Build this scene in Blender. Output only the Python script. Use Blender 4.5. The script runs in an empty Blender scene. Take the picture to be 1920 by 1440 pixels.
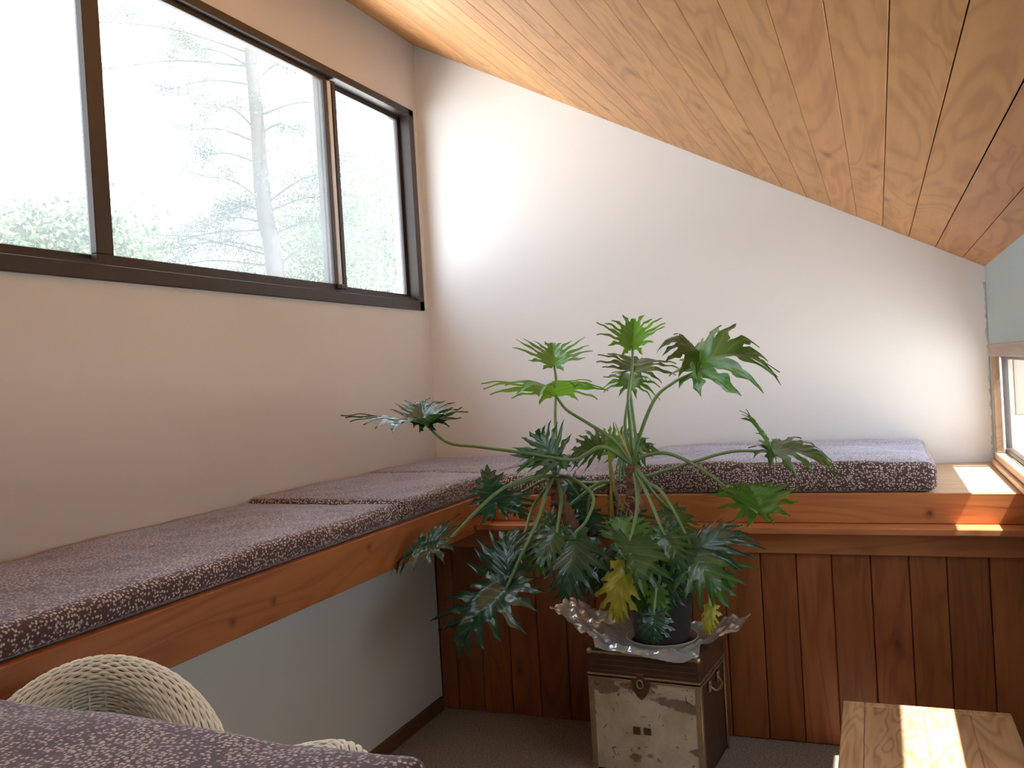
import bpy, bmesh, math, random
from mathutils import Vector, Matrix, noise
random.seed(7)
PI = math.pi
SC = bpy.context.scene
COL = SC.collection

# ------------------------------------------------------------------ camera
H = 1.2722
YAW, PITCH, ROLL, FOC = -0.3914, -0.0091, -0.0594, 1670.7
def cam_axes():
    f = Vector((math.sin(YAW)*math.cos(PITCH), math.cos(YAW)*math.cos(PITCH), math.sin(PITCH)))
    r = Vector((math.cos(YAW), -math.sin(YAW), 0))
    u = r.cross(f)
    return (math.cos(ROLL)*r+math.sin(ROLL)*u, -math.sin(ROLL)*r+math.cos(ROLL)*u, f)
CR, CU, CF = cam_axes()
cam = bpy.data.cameras.new('camera'); co = bpy.data.objects.new('camera', cam); COL.objects.link(co)
m = Matrix((CR, CU, -CF)).transposed().to_4x4(); m.translation = (0, 0, H)
co.matrix_world = m
cam.sensor_width = 36; cam.lens = FOC/1920*36; cam.clip_start = .05; cam.clip_end = 300
SC.camera = co
def W(px, py, y):
    """survey helper: real point seen at (px, py) of the photograph standing at depth y"""
    d = CF+(px-960)/FOC*CR-(py-720)/FOC*CU
    return Vector((0, 0, H))+d*(y/d.y)

# ------------------------------------------------------------------ world, sun, exposure
SC.view_settings.view_transform = 'Standard'; SC.view_settings.look = 'None'
SC.view_settings.gamma = 1; SC.view_settings.use_curve_mapping = False
SC.view_settings.exposure = 0.0
wd = bpy.data.worlds.new('sky'); SC.world = wd; wd.use_nodes = True
bg = wd.node_tree.nodes['Background']; bg.inputs[0].default_value = (.80, .90, 1.0, 1); bg.inputs[1].default_value = 4.7
sl = bpy.data.lights.new('sun', 'SUN'); sl.energy = 34; sl.angle = .012; sl.color = (1, .96, .90)
so = bpy.data.objects.new('sun', sl); COL.objects.link(so)
so.rotation_euler = Vector((-.52, .05, -1)).to_track_quat('-Z', 'Y').to_euler(); so.location = (3, 0, 6)

# ------------------------------------------------------------------ node helpers
def new_mat(name):
    mt = bpy.data.materials.new(name); mt.use_nodes = True
    nt = mt.node_tree; nt.nodes.clear()
    out = nt.nodes.new('ShaderNodeOutputMaterial')
    return mt, nt, out
def N(nt, typ, ins=None, **kw):
    n = nt.nodes.new(typ)
    for k, v in kw.items(): setattr(n, k, v)
    for k, v in (ins or {}).items():
        if isinstance(v, bpy.types.NodeSocket): nt.links.new(v, n.inputs[k])
        else: n.inputs[k].default_value = v
    return n
def ramp(nt, fac, stops, interp='LINEAR'):
    n = N(nt, 'ShaderNodeValToRGB', {0: fac}); cr = n.color_ramp; cr.interpolation = interp
    while len(cr.elements) < len(stops): cr.elements.new(.5)
    for e, (p, c) in zip(cr.elements, stops):
        e.position = p; e.color = (*c, 1) if len(c) == 3 else c
    return n.outputs[0]
def gray(v): return (v, v, v)
def mixc(nt, fac, a, b, mode='MIX'):
    n = N(nt, 'ShaderNodeMix', data_type='RGBA', blend_type=mode)
    for k, v in ((0, fac), (6, a), (7, b)):
        if isinstance(v, bpy.types.NodeSocket): nt.links.new(v, n.inputs[k])
        else: n.inputs[k].default_value = v if k == 0 else (*v, 1)
    return n.outputs[2]
def math_(nt, op, a, b=0.0):
    n = N(nt, 'ShaderNodeMath', operation=op)
    for k, v in ((0, a), (1, b)):
        if isinstance(v, bpy.types.NodeSocket): nt.links.new(v, n.inputs[k])
        else: n.inputs[k].default_value = v
    return n.outputs[0]
def bump(nt, h, strength=.3, dist=.01):
    return N(nt, 'ShaderNodeBump', {'Height': h, 'Strength': strength, 'Distance': dist}).outputs[0]
def mapping(nt, scale, rnd=True, loc=(0, 0, 0)):
    tc = N(nt, 'ShaderNodeTexCoord').outputs['Object']
    if rnd:
        r = N(nt, 'ShaderNodeObjectInfo').outputs['Random']
        v = N(nt, 'ShaderNodeVectorMath', {0: (37.3, 91.7, 53.1)}, operation='SCALE'); nt.links.new(r, v.inputs['Scale'])
        tc = N(nt, 'ShaderNodeVectorMath', {0: tc, 1: v.outputs[0]}, operation='ADD').outputs[0]
    return N(nt, 'ShaderNodeMapping', {'Vector': tc, 'Scale': scale, 'Location': loc}).outputs[0]
def principled(nt, out, **kw):
    p = N(nt, 'ShaderNodeBsdfPrincipled')
    for k, v in kw.items():
        k = k.replace('_', ' ')
        if isinstance(v, bpy.types.NodeSocket): nt.links.new(v, p.inputs[k])
        else: p.inputs[k].default_value = (*v, 1) if isinstance(v, tuple) and len(v) == 3 and k != 'Normal' else v
    nt.links.new(p.outputs[0], out.inputs[0]); return p

def mat_paint(name, col, blotch=.05, marks=True):
    mt, nt, out = new_mat(name)
    v = mapping(nt, (1, 1, 1), False)
    n1 = N(nt, 'ShaderNodeTexNoise', {'Vector': v, 'Scale': 1.6, 'Detail': 3}).outputs[0]
    c = mixc(nt, n1, tuple(x*(1-blotch) for x in col), tuple(min(1, x*(1+blotch)) for x in col))
    if marks:
        vo = N(nt, 'ShaderNodeTexVoronoi', {'Vector': v, 'Scale': 2.3, 'Randomness': 1.0})
        mk = ramp(nt, vo.outputs['Distance'], [(0.0, gray(1)), (.016, gray(.0))])
        c = mixc(nt, math_(nt, 'MULTIPLY', mk, .25), c, (.35, .28, .24))
    n2 = N(nt, 'ShaderNodeTexNoise', {'Vector': v, 'Scale': 140, 'Detail': 2}).outputs[0]
    n3 = N(nt, 'ShaderNodeTexNoise', {'Vector': v, 'Scale': 7, 'Detail': 2}).outputs[0]
    h = math_(nt, 'ADD', math_(nt, 'MULTIPLY', n2, .25), n3)
    principled(nt, out, Base_Color=c, Roughness=.75, Normal=bump(nt, h, .35, .004))
    return mt

def mat_wood(name, light, dark, axis, rough=.45, knots=1.0, pts=(), var=.25, grain=1.0, coat=0.0, kthr=.60, kr=1.0, th=None):
    """axis: grain direction in the piece's own coordinates"""
    mt, nt, out = new_mat(name)
    s = [14, 14, 14]; s[axis] = 1.1
    v = mapping(nt, tuple(s))
    nz = N(nt, 'ShaderNodeTexNoise', {'Vector': v, 'Scale': 1.0, 'Detail': 5, 'Roughness': .6, 'Distortion': .6}).outputs[0]
    s2 = [90, 90, 90]; s2[axis] = 3
    fine = N(nt, 'ShaderNodeTexNoise', {'Vector': mapping(nt, tuple(s2)), 'Scale': 1.0, 'Detail': 3}).outputs[0]
    s3 = [5, 5, 5]; s3[axis] = .8
    big = N(nt, 'ShaderNodeTexNoise', {'Vector': mapping(nt, tuple(s3)), 'Scale': 1.0, 'Detail': 3, 'Distortion': .8}).outputs[0]
    rings = math_(nt, 'SINE', math_(nt, 'MULTIPLY', big, 62*grain))
    rings = math_(nt, 'POWER', math_(nt, 'ADD', math_(nt, 'MULTIPLY', rings, .5), .5), 2.2)
    f = math_(nt, 'ADD', math_(nt, 'MULTIPLY', nz, .55), math_(nt, 'MULTIPLY', fine, .25))
    f = math_(nt, 'ADD', f, math_(nt, 'MULTIPLY', rings, .22))
    c = mixc(nt, ramp(nt, f, [(.25, gray(0)), (.8, gray(1))]), light, dark)
    # knots
    s4 = [6.5, 6.5, 6.5]; s4[axis] = 2.6
    if th is not None: s4[th] = .3
    vo = N(nt, 'ShaderNodeTexVoronoi', {'Vector': mapping(nt, tuple(s4)), 'Scale': 1.0, 'Randomness': 1.0})
    kd = vo.outputs['Distance']
    sep = N(nt, 'ShaderNodeSeparateColor', {0: vo.outputs['Color']}).outputs[0]
    on = ramp(nt, sep, [(kthr, gray(0)), (kthr+.02, gray(1))])
    wob = N(nt, 'ShaderNodeTexNoise', {'Vector': mapping(nt, (40, 40, 40)), 'Scale': 1.0}).outputs[0]
    kd2 = math_(nt, 'ADD', kd, math_(nt, 'MULTIPLY', wob, .05))
    kn = ramp(nt, kd2, [(.05*kr, gray(1)), (.105*kr, gray(.45)), (.20*kr, gray(.0))])
    km = math_(nt, 'MULTIPLY', math_(nt, 'MULTIPLY', kn, on), knots)
    kc = tuple(x*.32 for x in dark)
    c = mixc(nt, km, c, kc)
    for (px, py, pz, r) in pts:
        tc = N(nt, 'ShaderNodeTexCoord').outputs['Object']
        d = N(nt, 'ShaderNodeVectorMath', {0: tc, 1: (px, py, pz)}, operation='DISTANCE').outputs['Value']
        d = math_(nt, 'ADD', d, math_(nt, 'MULTIPLY', wob, .012))
        mk = ramp(nt, d, [(r*.7, gray(.95)), (r*1.25, gray(.45)), (r*2.4, gray(0))])
        c = mixc(nt, mk, c, kc)
    if var:
        r = N(nt, 'ShaderNodeObjectInfo').outputs['Random']
        hs = N(nt, 'ShaderNodeHueSaturation', {'Color': c})
        nt.links.new(math_(nt, 'ADD', math_(nt, 'MULTIPLY', r, var*2), 1-var), hs.inputs['Value'])
        r2 = math_(nt, 'FRACT', math_(nt, 'MULTIPLY', r, 17.3))
        nt.links.new(math_(nt, 'ADD', math_(nt, 'MULTIPLY', r2, .008), .496), hs.inputs['Hue'])
        c = hs.outputs[0]
    principled(nt, out, Base_Color=c, Roughness=rough, Coat_Weight=coat, Coat_Roughness=.12, Normal=bump(nt, f, .25, .002))
    return mt

def mat_fabric(name, scale=150, ground=(.090, .047, .046), dot=(.72, .59, .56)):
    mt, nt, out = new_mat(name)
    v = mapping(nt, (1, 1, 1), False)
    dn = N(nt, 'ShaderNodeTexNoise', {'Vector': v, 'Scale': 260, 'Detail': 1}).outputs[1]
    vv = N(nt, 'ShaderNodeVectorMath', {0: v, 1: N(nt, 'ShaderNodeVectorMath', {0: dn, 'Scale': .0016}, operation='SCALE').outputs[0]}, operation='ADD').outputs[0]
    vo = N(nt, 'ShaderNodeTexVoronoi', {'Vector': vv, 'Scale': scale, 'Randomness': .8})
    msk = ramp(nt, vo.outputs['Distance'], [(.33, gray(1)), (.47, gray(0))])
    tint = N(nt, 'ShaderNodeSeparateColor', {0: vo.outputs['Color']}).outputs[1]
    dc = mixc(nt, tint, dot, tuple(x*.62 for x in dot))
    c = mixc(nt, msk, ground, dc)
    w = N(nt, 'ShaderNodeTexNoise', {'Vector': v, 'Scale': 900, 'Detail': 1}).outputs[0]
    big = N(nt, 'ShaderNodeTexNoise', {'Vector': v, 'Scale': 9, 'Detail': 3}).outputs[0]
    principled(nt, out, Base_Color=c, Roughness=.8, Sheen_Weight=.75, Sheen_Roughness=.35, Sheen_Tint=(.86, .84, 1.0),
               Specular_IOR_Level=.35, Normal=bump(nt, math_(nt, 'ADD', math_(nt, 'MULTIPLY', w, .10), big), .5, .006))
    return mt

def mat_simple(name, col, rough=.5, metal=0.0, noise_s=0, bumpy=0, var=.2, spec=.5):
    mt, nt, out = new_mat(name)
    c = col; kw = {}
    if noise_s:
        v = mapping(nt, (1, 1, 1), False)
        n = N(nt, 'ShaderNodeTexNoise', {'Vector': v, 'Scale': noise_s, 'Detail': 4}).outputs[0]
        c = mixc(nt, n, tuple(x*(1-var) for x in col), tuple(min(1, x*(1+var)) for x in col))
        if bumpy: kw['Normal'] = bump(nt, n, bumpy, .004)
    principled(nt, out, Base_Color=c, Roughness=rough, Metallic=metal, Specular_IOR_Level=spec, **kw)
    return mt

def mat_glass(name, dust=.06):
    mt, nt, out = new_mat(name)
    tr = N(nt, 'ShaderNodeBsdfTransparent', {0: (.97, .985, .98, 1)}).outputs[0]
    gl = N(nt, 'ShaderNodeBsdfGlossy', {'Roughness': .02}).outputs[0]
    lw = N(nt, 'ShaderNodeLayerWeight', {'Blend': .5}).outputs['Facing']
    fr = math_(nt, 'ADD', math_(nt, 'MULTIPLY', math_(nt, 'POWER', lw, 5.0), .5), .03)
    a = N(nt, 'ShaderNodeMixShader', {0: fr, 1: tr, 2: gl}).outputs[0]
    v = mapping(nt, (1, 1, 1), False)
    dn = N(nt, 'ShaderNodeTexNoise', {'Vector': v, 'Scale': 3.0, 'Detail': 4}).outputs[0]
    df = N(nt, 'ShaderNodeBsdfTranslucent', {0: (.9, .95, 1, 1)}).outputs[0]
    fac = math_(nt, 'MULTIPLY', ramp(nt, dn, [(.2, gray(.6)), (.8, gray(1))]), dust)
    b = N(nt, 'ShaderNodeMixShader', {0: fac, 1: a, 2: df}).outputs[0]
    nt.links.new(b, out.inputs[0]); return mt

def mat_leaf(name, top, under, trans, rough=.3, vein=(.30, .42, .16), tw=.35):
    mt, nt, out = new_mat(name)
    at = N(nt, 'ShaderNodeAttribute', attribute_name='vein').outputs['Fac']
    vm = math_(nt, 'MULTIPLY', math_(nt, 'POWER', at, 5.0), .55)
    v = mapping(nt, (1, 1, 1), False)
    n = N(nt, 'ShaderNodeTexNoise', {'Vector': v, 'Scale': 28, 'Detail': 4}).outputs[0]
    nn = ramp(nt, n, [(.3, gray(.72)), (.7, gray(1.25))])
    geo = N(nt, 'ShaderNodeNewGeometry').outputs['Backfacing']
    c = mixc(nt, geo, top, under)
    c = mixc(nt, 1.0, c, nn, 'MULTIPLY')
    c = mixc(nt, vm, c, vein)
    p = N(nt, 'ShaderNodeBsdfPrincipled', {'Base Color': c, 'Roughness': rough, 'Specular IOR Level': .6,
          'Coat Weight': .25, 'Coat Roughness': .2, 'Normal': bump(nt, math_(nt, 'ADD', n, math_(nt, 'MULTIPLY', at, .8)), .35, .004)})
    t = N(nt, 'ShaderNodeBsdfTranslucent', {0: (*trans, 1)})
    mx = N(nt, 'ShaderNodeMixShader', {0: tw, 1: p.outputs[0], 2: t.outputs[0]})
    nt.links.new(mx.outputs[0], out.inputs[0]); return mt

def mat_carpet():
    mt, nt, out = new_mat('carpet')
    v = mapping(nt, (1, 1, 1), False)
    n1 = N(nt, 'ShaderNodeTexNoise', {'Vector': v, 'Scale': 150, 'Detail': 3, 'Roughness': .8}).outputs[0]
    n2 = N(nt, 'ShaderNodeTexNoise', {'Vector': v, 'Scale': 5, 'Detail': 3}).outputs[0]
    c = ramp(nt, n1, [(.35, (.09, .06, .045)), (.5, (.32, .235, .18)), (.65, (.60, .47, .38))])
    c = mixc(nt, math_(nt, 'MULTIPLY', n2, .35), c, (.22, .17, .14))
    principled(nt, out, Base_Color=c, Roughness=.95, Sheen_Weight=.3, Normal=bump(nt, n1, .9, .01))
    return mt

def mat_trunk():
    mt, nt, out = new_mat('worn_tin')
    v = mapping(nt, (1, 1, 1), False)
    n1 = N(nt, 'ShaderNodeTexNoise', {'Vector': v, 'Scale': 9, 'Detail': 5, 'Roughness': .55, 'Distortion': .7}).outputs[0]
    n2 = N(nt, 'ShaderNodeTexNoise', {'Vector': v, 'Scale': 34, 'Detail': 6, 'Distortion': 1.2}).outputs[0]
    n4 = N(nt, 'ShaderNodeTexNoise', {'Vector': mapping(nt, (5, 5, 11), False, (3, 8, 1)), 'Scale': 1.0, 'Detail': 6, 'Roughness': .5}).outputs[0]
    c = ramp(nt, n1, [(.3, (.54, .42, .28)), (.5, (.72, .61, .46)), (.7, (.82, .74, .60))])
    pat = ramp(nt, n4, [(.58, gray(0)), (.605, gray(.8))])
    c = mixc(nt, pat, c, (.20, .115, .07))
    spots = ramp(nt, n2, [(.62, gray(0)), (.68, gray(.85))])
    c = mixc(nt, spots, c, (.13, .075, .04))
    rg = ramp(nt, n1, [(.3, gray(.5)), (.7, gray(.3))])
    principled(nt, out, Base_Color=c, Roughness=rg, Metallic=.3, Normal=bump(nt, math_(nt, 'ADD', n1, math_(nt, 'MULTIPLY', n2, .3)), .5, .008))
    return mt

def mat_plastic():
    mt, nt, out = new_mat('clear_plastic')
    tr = N(nt, 'ShaderNodeBsdfTransparent', {0: (.93, .94, .96, 1)}).outputs[0]
    df = N(nt, 'ShaderNodeBsdfDiffuse', {0: (.95, .95, .98, 1)}).outputs[0]
    tl = N(nt, 'ShaderNodeBsdfTranslucent', {0: (.93, .94, .98, 1)}).outputs[0]
    gl = N(nt, 'ShaderNodeBsdfGlossy', {'Roughness': .10}).outputs[0]
    a = N(nt, 'ShaderNodeMixShader', {0: .4, 1: df, 2: tl}).outputs[0]
    b = N(nt, 'ShaderNodeMixShader', {0: .80, 1: tr, 2: a}).outputs[0]
    lw = N(nt, 'ShaderNodeLayerWeight', {'Blend': .35}).outputs[1]
    c = N(nt, 'ShaderNodeMixShader', {0: math_(nt, 'ADD', math_(nt, 'MULTIPLY', lw, .5), .28), 1: b, 2: gl}).outputs[0]
    nt.links.new(c, out.inputs[0]); return mt

M = {}
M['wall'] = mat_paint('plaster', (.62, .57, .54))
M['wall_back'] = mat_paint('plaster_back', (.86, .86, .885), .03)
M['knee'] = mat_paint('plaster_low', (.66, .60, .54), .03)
M['green'] = mat_paint('sage_paint', (.44, .505, .48), .06)
M['ceil'] = mat_wood('cedar_ceiling', (.70, .355, .125), (.45, .19, .058), 1, .5, .75, var=.10, kthr=.38, kr=1.1, th=2)
M['panel'] = mat_wood('cedar_panel', (.36, .115, .036), (.20, .05, .014), 2, .42, 1.0, var=.12, kthr=.28, kr=1.0, th=1)
kn = [W(437, 1167, 1), W(513, 1127, 1), W(692, 1026, 1)]
KL = []
for q in ((437, 1167), (513, 1127), (692, 1026), (600, 1135)):
    d = W(*q, 1)-Vector((0, 0, H)); p = Vector((0, 0, H))+d*(-1.40/d.x); KL.append((p.x, p.y, p.z, .011 if q[0] != 600 else .008))
M['fascia_y'] = mat_wood('cedar_fascia_left', (.44, .155, .05), (.28, .08, .022), 1, .4, 0, tuple(KL), var=0)
KB = [(*W(1742, 962, 3.04), .012), (*W(1355, 950, 3.04), .008), (*W(1240, 945, 3.04), .008)]
M['fascia_x'] = mat_wood('cedar_fascia_back', (.52, .20, .065), (.33, .10, .028), 0, .4, 0, tuple(KB), var=0)
M['rail'] = mat_wood('cedar_rail', (.52, .20, .07), (.34, .11, .035), 0, .38, .5, var=.05)
M['seat'] = mat_wood('pine_seat_board', (.66, .44, .26), (.50, .28, .13), 0, .4, .5, var=.05)
M['table'] = mat_wood('varnished_table', (.60, .38, .21), (.30, .16, .075), 1, .16, 0, var=.10, grain=2.2, coat=.8)
M['base'] = mat_simple('dark_baseboard', (.14, .055, .022), .45, 0, 12, .1)
M['fabric'] = mat_fabric('printed_fabric')
M['bronze'] = mat_simple('bronze_aluminium', (.050, .036, .032), .38, .3, 30, 0, .15)
M['alu'] = mat_simple('bare_aluminium', (.62, .63, .66), .35, .25, 40, 0, .1)
M['glass'] = mat_glass('window_glass', .07)
M['glass_r'] = mat_glass('window_glass_clean', .010)
M['carpet'] = mat_carpet()
M['tin'] = mat_trunk()
M['brass'] = mat_simple('dull_brass', (.55, .42, .26), .32, .85, 60, .2, .35)
M['darkmetal'] = mat_simple('dark_latch_metal', (.16, .10, .06), .4, .6, 60, .2, .35)
M['plastic'] = mat_plastic()
M['pot'] = mat_simple('grey_brown_pot', (.055, .050, .055), .45, 0, 20, .1)
M['saucer'] = mat_simple('ivory_saucer', (.46, .39, .29), .35, 0, 20, .1)
M['soil'] = mat_simple('soil', (.05, .032, .02), .95, 0, 60, .8, .5)
M['stem'] = mat_simple('scarred_stem', (.20, .085, .050), .7, 0, 55, .9, .75)
M['root'] = mat_simple('aerial_root', (.42, .27, .18), .45, 0, 60, .3, .4)
M['petiole'] = mat_simple('petiole_green', (.16, .25, .085), .35, 0, 25, .1, .3)
M['petiole_y'] = mat_simple('petiole_yellow', (.42, .36, .08), .4, 0, 25, .1, .3)
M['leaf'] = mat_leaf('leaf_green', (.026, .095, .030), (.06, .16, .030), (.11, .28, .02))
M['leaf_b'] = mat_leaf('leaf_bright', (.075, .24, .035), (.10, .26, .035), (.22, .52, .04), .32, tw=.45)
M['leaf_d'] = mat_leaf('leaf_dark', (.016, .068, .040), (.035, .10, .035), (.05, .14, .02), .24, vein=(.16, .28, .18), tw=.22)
M['leaf_y'] = mat_leaf('leaf_yellow', (.42, .40, .035), (.42, .40, .035), (.50, .46, .04), .35, vein=(.35, .22, .05))
M['wicker'] = mat_simple('cream_wicker', (.93, .88, .76), .5, 0, 90, .2, .18)
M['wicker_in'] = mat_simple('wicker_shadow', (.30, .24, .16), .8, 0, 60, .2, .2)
M['bark'] = mat_simple('pine_bark', (.042, .036, .036), .9, 0, 9, .8, .35)
M['needle'] = mat_leaf('pine_needles', (.035, .055, .033), (.035, .055, .033), (.03, .055, .02), .6, tw=.4)
M['bush'] = mat_leaf('distant_leaves', (.06, .085, .04), (.06, .085, .04), (.05, .08, .03), .6, tw=.4)
M['siding'] = mat_paint('beige_siding', (.24, .185, .145), .06, False)
M['gravel'] = mat_simple('pale_ground', (.62, .62, .60), .9, 0, 20, .4, .12)
M['shell'] = mat_simple('roof_deck', (.25, .18, .13), .9, 0, 10, .1)

# ------------------------------------------------------------------ mesh helpers
def obj(name, bm, mat, parent=None, smooth=False, loc=None):
    me = bpy.data.meshes.new(name)
    bmesh.ops.recalc_face_normals(bm, faces=bm.faces)
    bm.to_mesh(me); bm.free()
    if smooth:
        for p in me.polygons: p.use_smooth = True
    me.materials.append(mat)
    o = bpy.data.objects.new(name, me); COL.objects.link(o)
    if parent: o.parent = parent
    if loc is not None: o.location = loc
    return o
def tag(o, label, cat, group=None):
    o['label'] = label; o['category'] = cat
    if group: o['group'] = group
    return o
def thing(name, label, cat, loc=(0, 0, 0), rz=0, group=None):
    o = bpy.data.objects.new(name, None); COL.objects.link(o); o.location = loc; o.rotation_euler = (0, 0, rz)
    o.empty_display_size = .1
    return tag(o, label, cat, group)
def structure(o): o['kind'] = 'structure'; return o
def box(bm, x0, x1, y0, y1, z0, z1, bev=0, seg=1):
    r = bmesh.ops.create_cube(bm, size=1)
    vs = r['verts']
    for v in vs:
        v.co = Vector((x0+(v.co.x+.5)*(x1-x0), y0+(v.co.y+.5)*(y1-y0), z0+(v.co.z+.5)*(z1-z0)))
    if bev:
        es = list({e for v in vs for e in v.link_edges})
        bmesh.ops.bevel(bm, geom=es, offset=bev, segments=seg, affect='EDGES', profile=.5)
    return bm
def B(x0, x1, y0, y1, z0, z1, bev=0, seg=1):
    return box(bmesh.new(), x0, x1, y0, y1, z0, z1, bev, seg)
def catmull(pts, n):
    P = [pts[0]*2-pts[1]]+list(pts)+[pts[-1]*2-pts[-2]]
    out = []
    for i in range(1, len(P)-2):
        a, b, c, d = P[i-1], P[i], P[i+1], P[i+2]
        for k in range(n):
            t = k/n
            out.append(.5*((2*b)+(c-a)*t+(2*a-5*b+4*c-d)*t*t+(3*b-a-3*c+d)*t**3))
    out.append(P[-2].copy()); return out
def tube(bm, pts, rad, sides=8, cap=True, wob=None):
    rings = []; up = Vector((0, 0, 1)); prev = None
    n = len(pts)
    for i, p in enumerate(pts):
        t = (pts[min(i+1, n-1)]-pts[max(i-1, 0)])
        if t.length < 1e-9: t = Vector((0, 0, 1))
        t.normalize()
        if prev is None:
            a = t.cross(up)
            if a.length < .1: a = t.cross(Vector((1, 0, 0)))
        else: a = prev-t*prev.dot(t)
        a.normalize(); prev = a; b = t.cross(a)
        r = rad(i/(n-1)) if callable(rad) else rad
        ring = []
        for k in range(sides):
            an = 2*PI*k/sides
            rr = r*(wob(i, k) if wob else 1)
            ring.append(bm.verts.new(p+a*math.cos(an)*rr+b*math.sin(an)*rr))
        rings.append(ring)
    for i in range(n-1):
        for k in range(sides):
            bm.faces.new((rings[i][k], rings[i][(k+1) % sides], rings[i+1][(k+1) % sides], rings[i+1][k]))
    if cap:
        bm.faces.new(rings[0][::-1]); bm.faces.new(rings[-1])
    return bm
def lathe(bm, prof, seg=32, cx=0, cy=0):
    rings = []
    for r, z in prof:
        rings.append([bm.verts.new((cx+r*math.cos(2*PI*k/seg), cy+r*math.sin(2*PI*k/seg), z)) for k in range(seg)])
    for a, b in zip(rings, rings[1:]):
        for k in range(seg):
            bm.faces.new((a[k], a[(k+1) % seg], b[(k+1) % seg], b[k]))
    return bm
def prism(bm, poly, ax, a0, a1):
    """poly in the two other axes, extruded along ax from a0 to a1"""
    def P(u, v, w):
        c = [u, v]; c.insert(ax, w); return c
    A = [bm.verts.new(P(u, v, a0)) for u, v in poly]; Bv = [bm.verts.new(P(u, v, a1)) for u, v in poly]
    n = len(poly)
    bm.faces.new(A[::-1]); bm.faces.new(Bv)
    for i in range(n): bm.faces.new((A[i], A[(i+1) % n], Bv[(i+1) % n], Bv[i]))
    return bm

# ------------------------------------------------------------------ room shell
XL, XR, YB, YR = -2.03, .396, 3.90, -3.2
XK = -1.632                      # plastered knee wall under the left bench
ZC, SL = .5318+H, -.5496
cz = lambda x: ZC+SL*x
ST = .83                         # top of the bench boards
# left wall with two window openings
bm = bmesh.new()
xo = XL-.13
WZ0, WZ1 = 1.612, 2.580
box(bm, xo, XL, YR, YB+.1, .0, WZ0)
prism(bm, [(xo, WZ1), (XL, WZ1), (XL, cz(XL)+.03), (xo, cz(xo)+.03)], 1, YR, YB+.1)
W1 = (.30, 3.842)
for a, b in ((YR, W1[0]), (W1[1], YB+.1)): box(bm, xo, XL, a, b, WZ0, WZ1)
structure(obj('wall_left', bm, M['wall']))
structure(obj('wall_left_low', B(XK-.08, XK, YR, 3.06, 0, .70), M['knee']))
bm = bmesh.new()
prism(bm, [(XL-.13, 0), (XR+.06, 0), (XR+.06, cz(XR+.06)+.02), (XL-.13, cz(XL-.13)+.02)], 1, YB, YB+.1)
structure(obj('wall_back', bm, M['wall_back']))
# right wall: below window, green header above
RW0, RW1 = .875, 1.285
YW0, YW1 = 1.15, 3.83
bm = bmesh.new()
xq = XR+.06
box(bm, XR, xq, YR, YB, 0, RW0-.045)
prism(bm, [(XR, RW1), (xq, RW1), (xq, cz(xq)+.02), (XR, cz(XR)+.02)], 1, YR, YB)
box(bm, XR, xq, YW1, YB, RW0-.045, RW1); box(bm, XR, xq, YR, YW0, RW0-.045, RW1)
structure(obj('wall_right', bm, M['green']))
bm = bmesh.new()
prism(bm, [(XL-.13, 0), (xq, 0), (xq, cz(xq)+.02), (XL-.13, cz(XL-.13)+.02)], 1, YR-.1, YR)
structure(obj('wall_rear', bm, M['wall_back']))
structure(obj('floor', B(XL-.13, xq, YR-.1, YB+.1, -.12, 0), M['carpet']))
# baseboards
structure(obj('baseboard_left', B(XK, XK+.014, YR, 3.045, 0, .052, .002), M['base']))

# ceiling: deck + separate planks
ang = math.atan(-SL)            # slope
ceil = bmesh.new()
prism(ceil, [(XL-.35, cz(XL-.35)+.022), (XR+.075, cz(XR+.075)+.022), (XR+.075, cz(XR+.075)+.12), (XL-.35, cz(XL-.35)+.12)], 1, YR-.3, YB+.3)
ceiling = structure(obj('ceiling', ceil, M['shell']))
pitch = .0937; sl_len = pitch/math.cos(ang)
edges = [.0405+pitch*k for k in range(-23, 4)]+[XR+.07]
edges = [XL-.02]+[e for e in edges if e > XL+.03]
gap_big = {0: 1, 1: 1, 2: 1}
for i in range(len(edges)-1):
    a, b = edges[i], edges[i+1]
    w = (b-a)/math.cos(ang)
    g = random.choice((.0006, .001, .0022))
    if b > .0 and b < .36: g = .0026
    bm = B(-w/2+g/2, w/2-g/2, YR-.05, YB-.001, 0, .02, .0012)
    o = obj('plank', bm, M['ceil'], ceiling)
    mid = (a+b)/2
    o.location = (mid, 0, cz(mid)+random.uniform(0, .0012))
    o.rotation_euler = (0, ang, 0)

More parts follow.
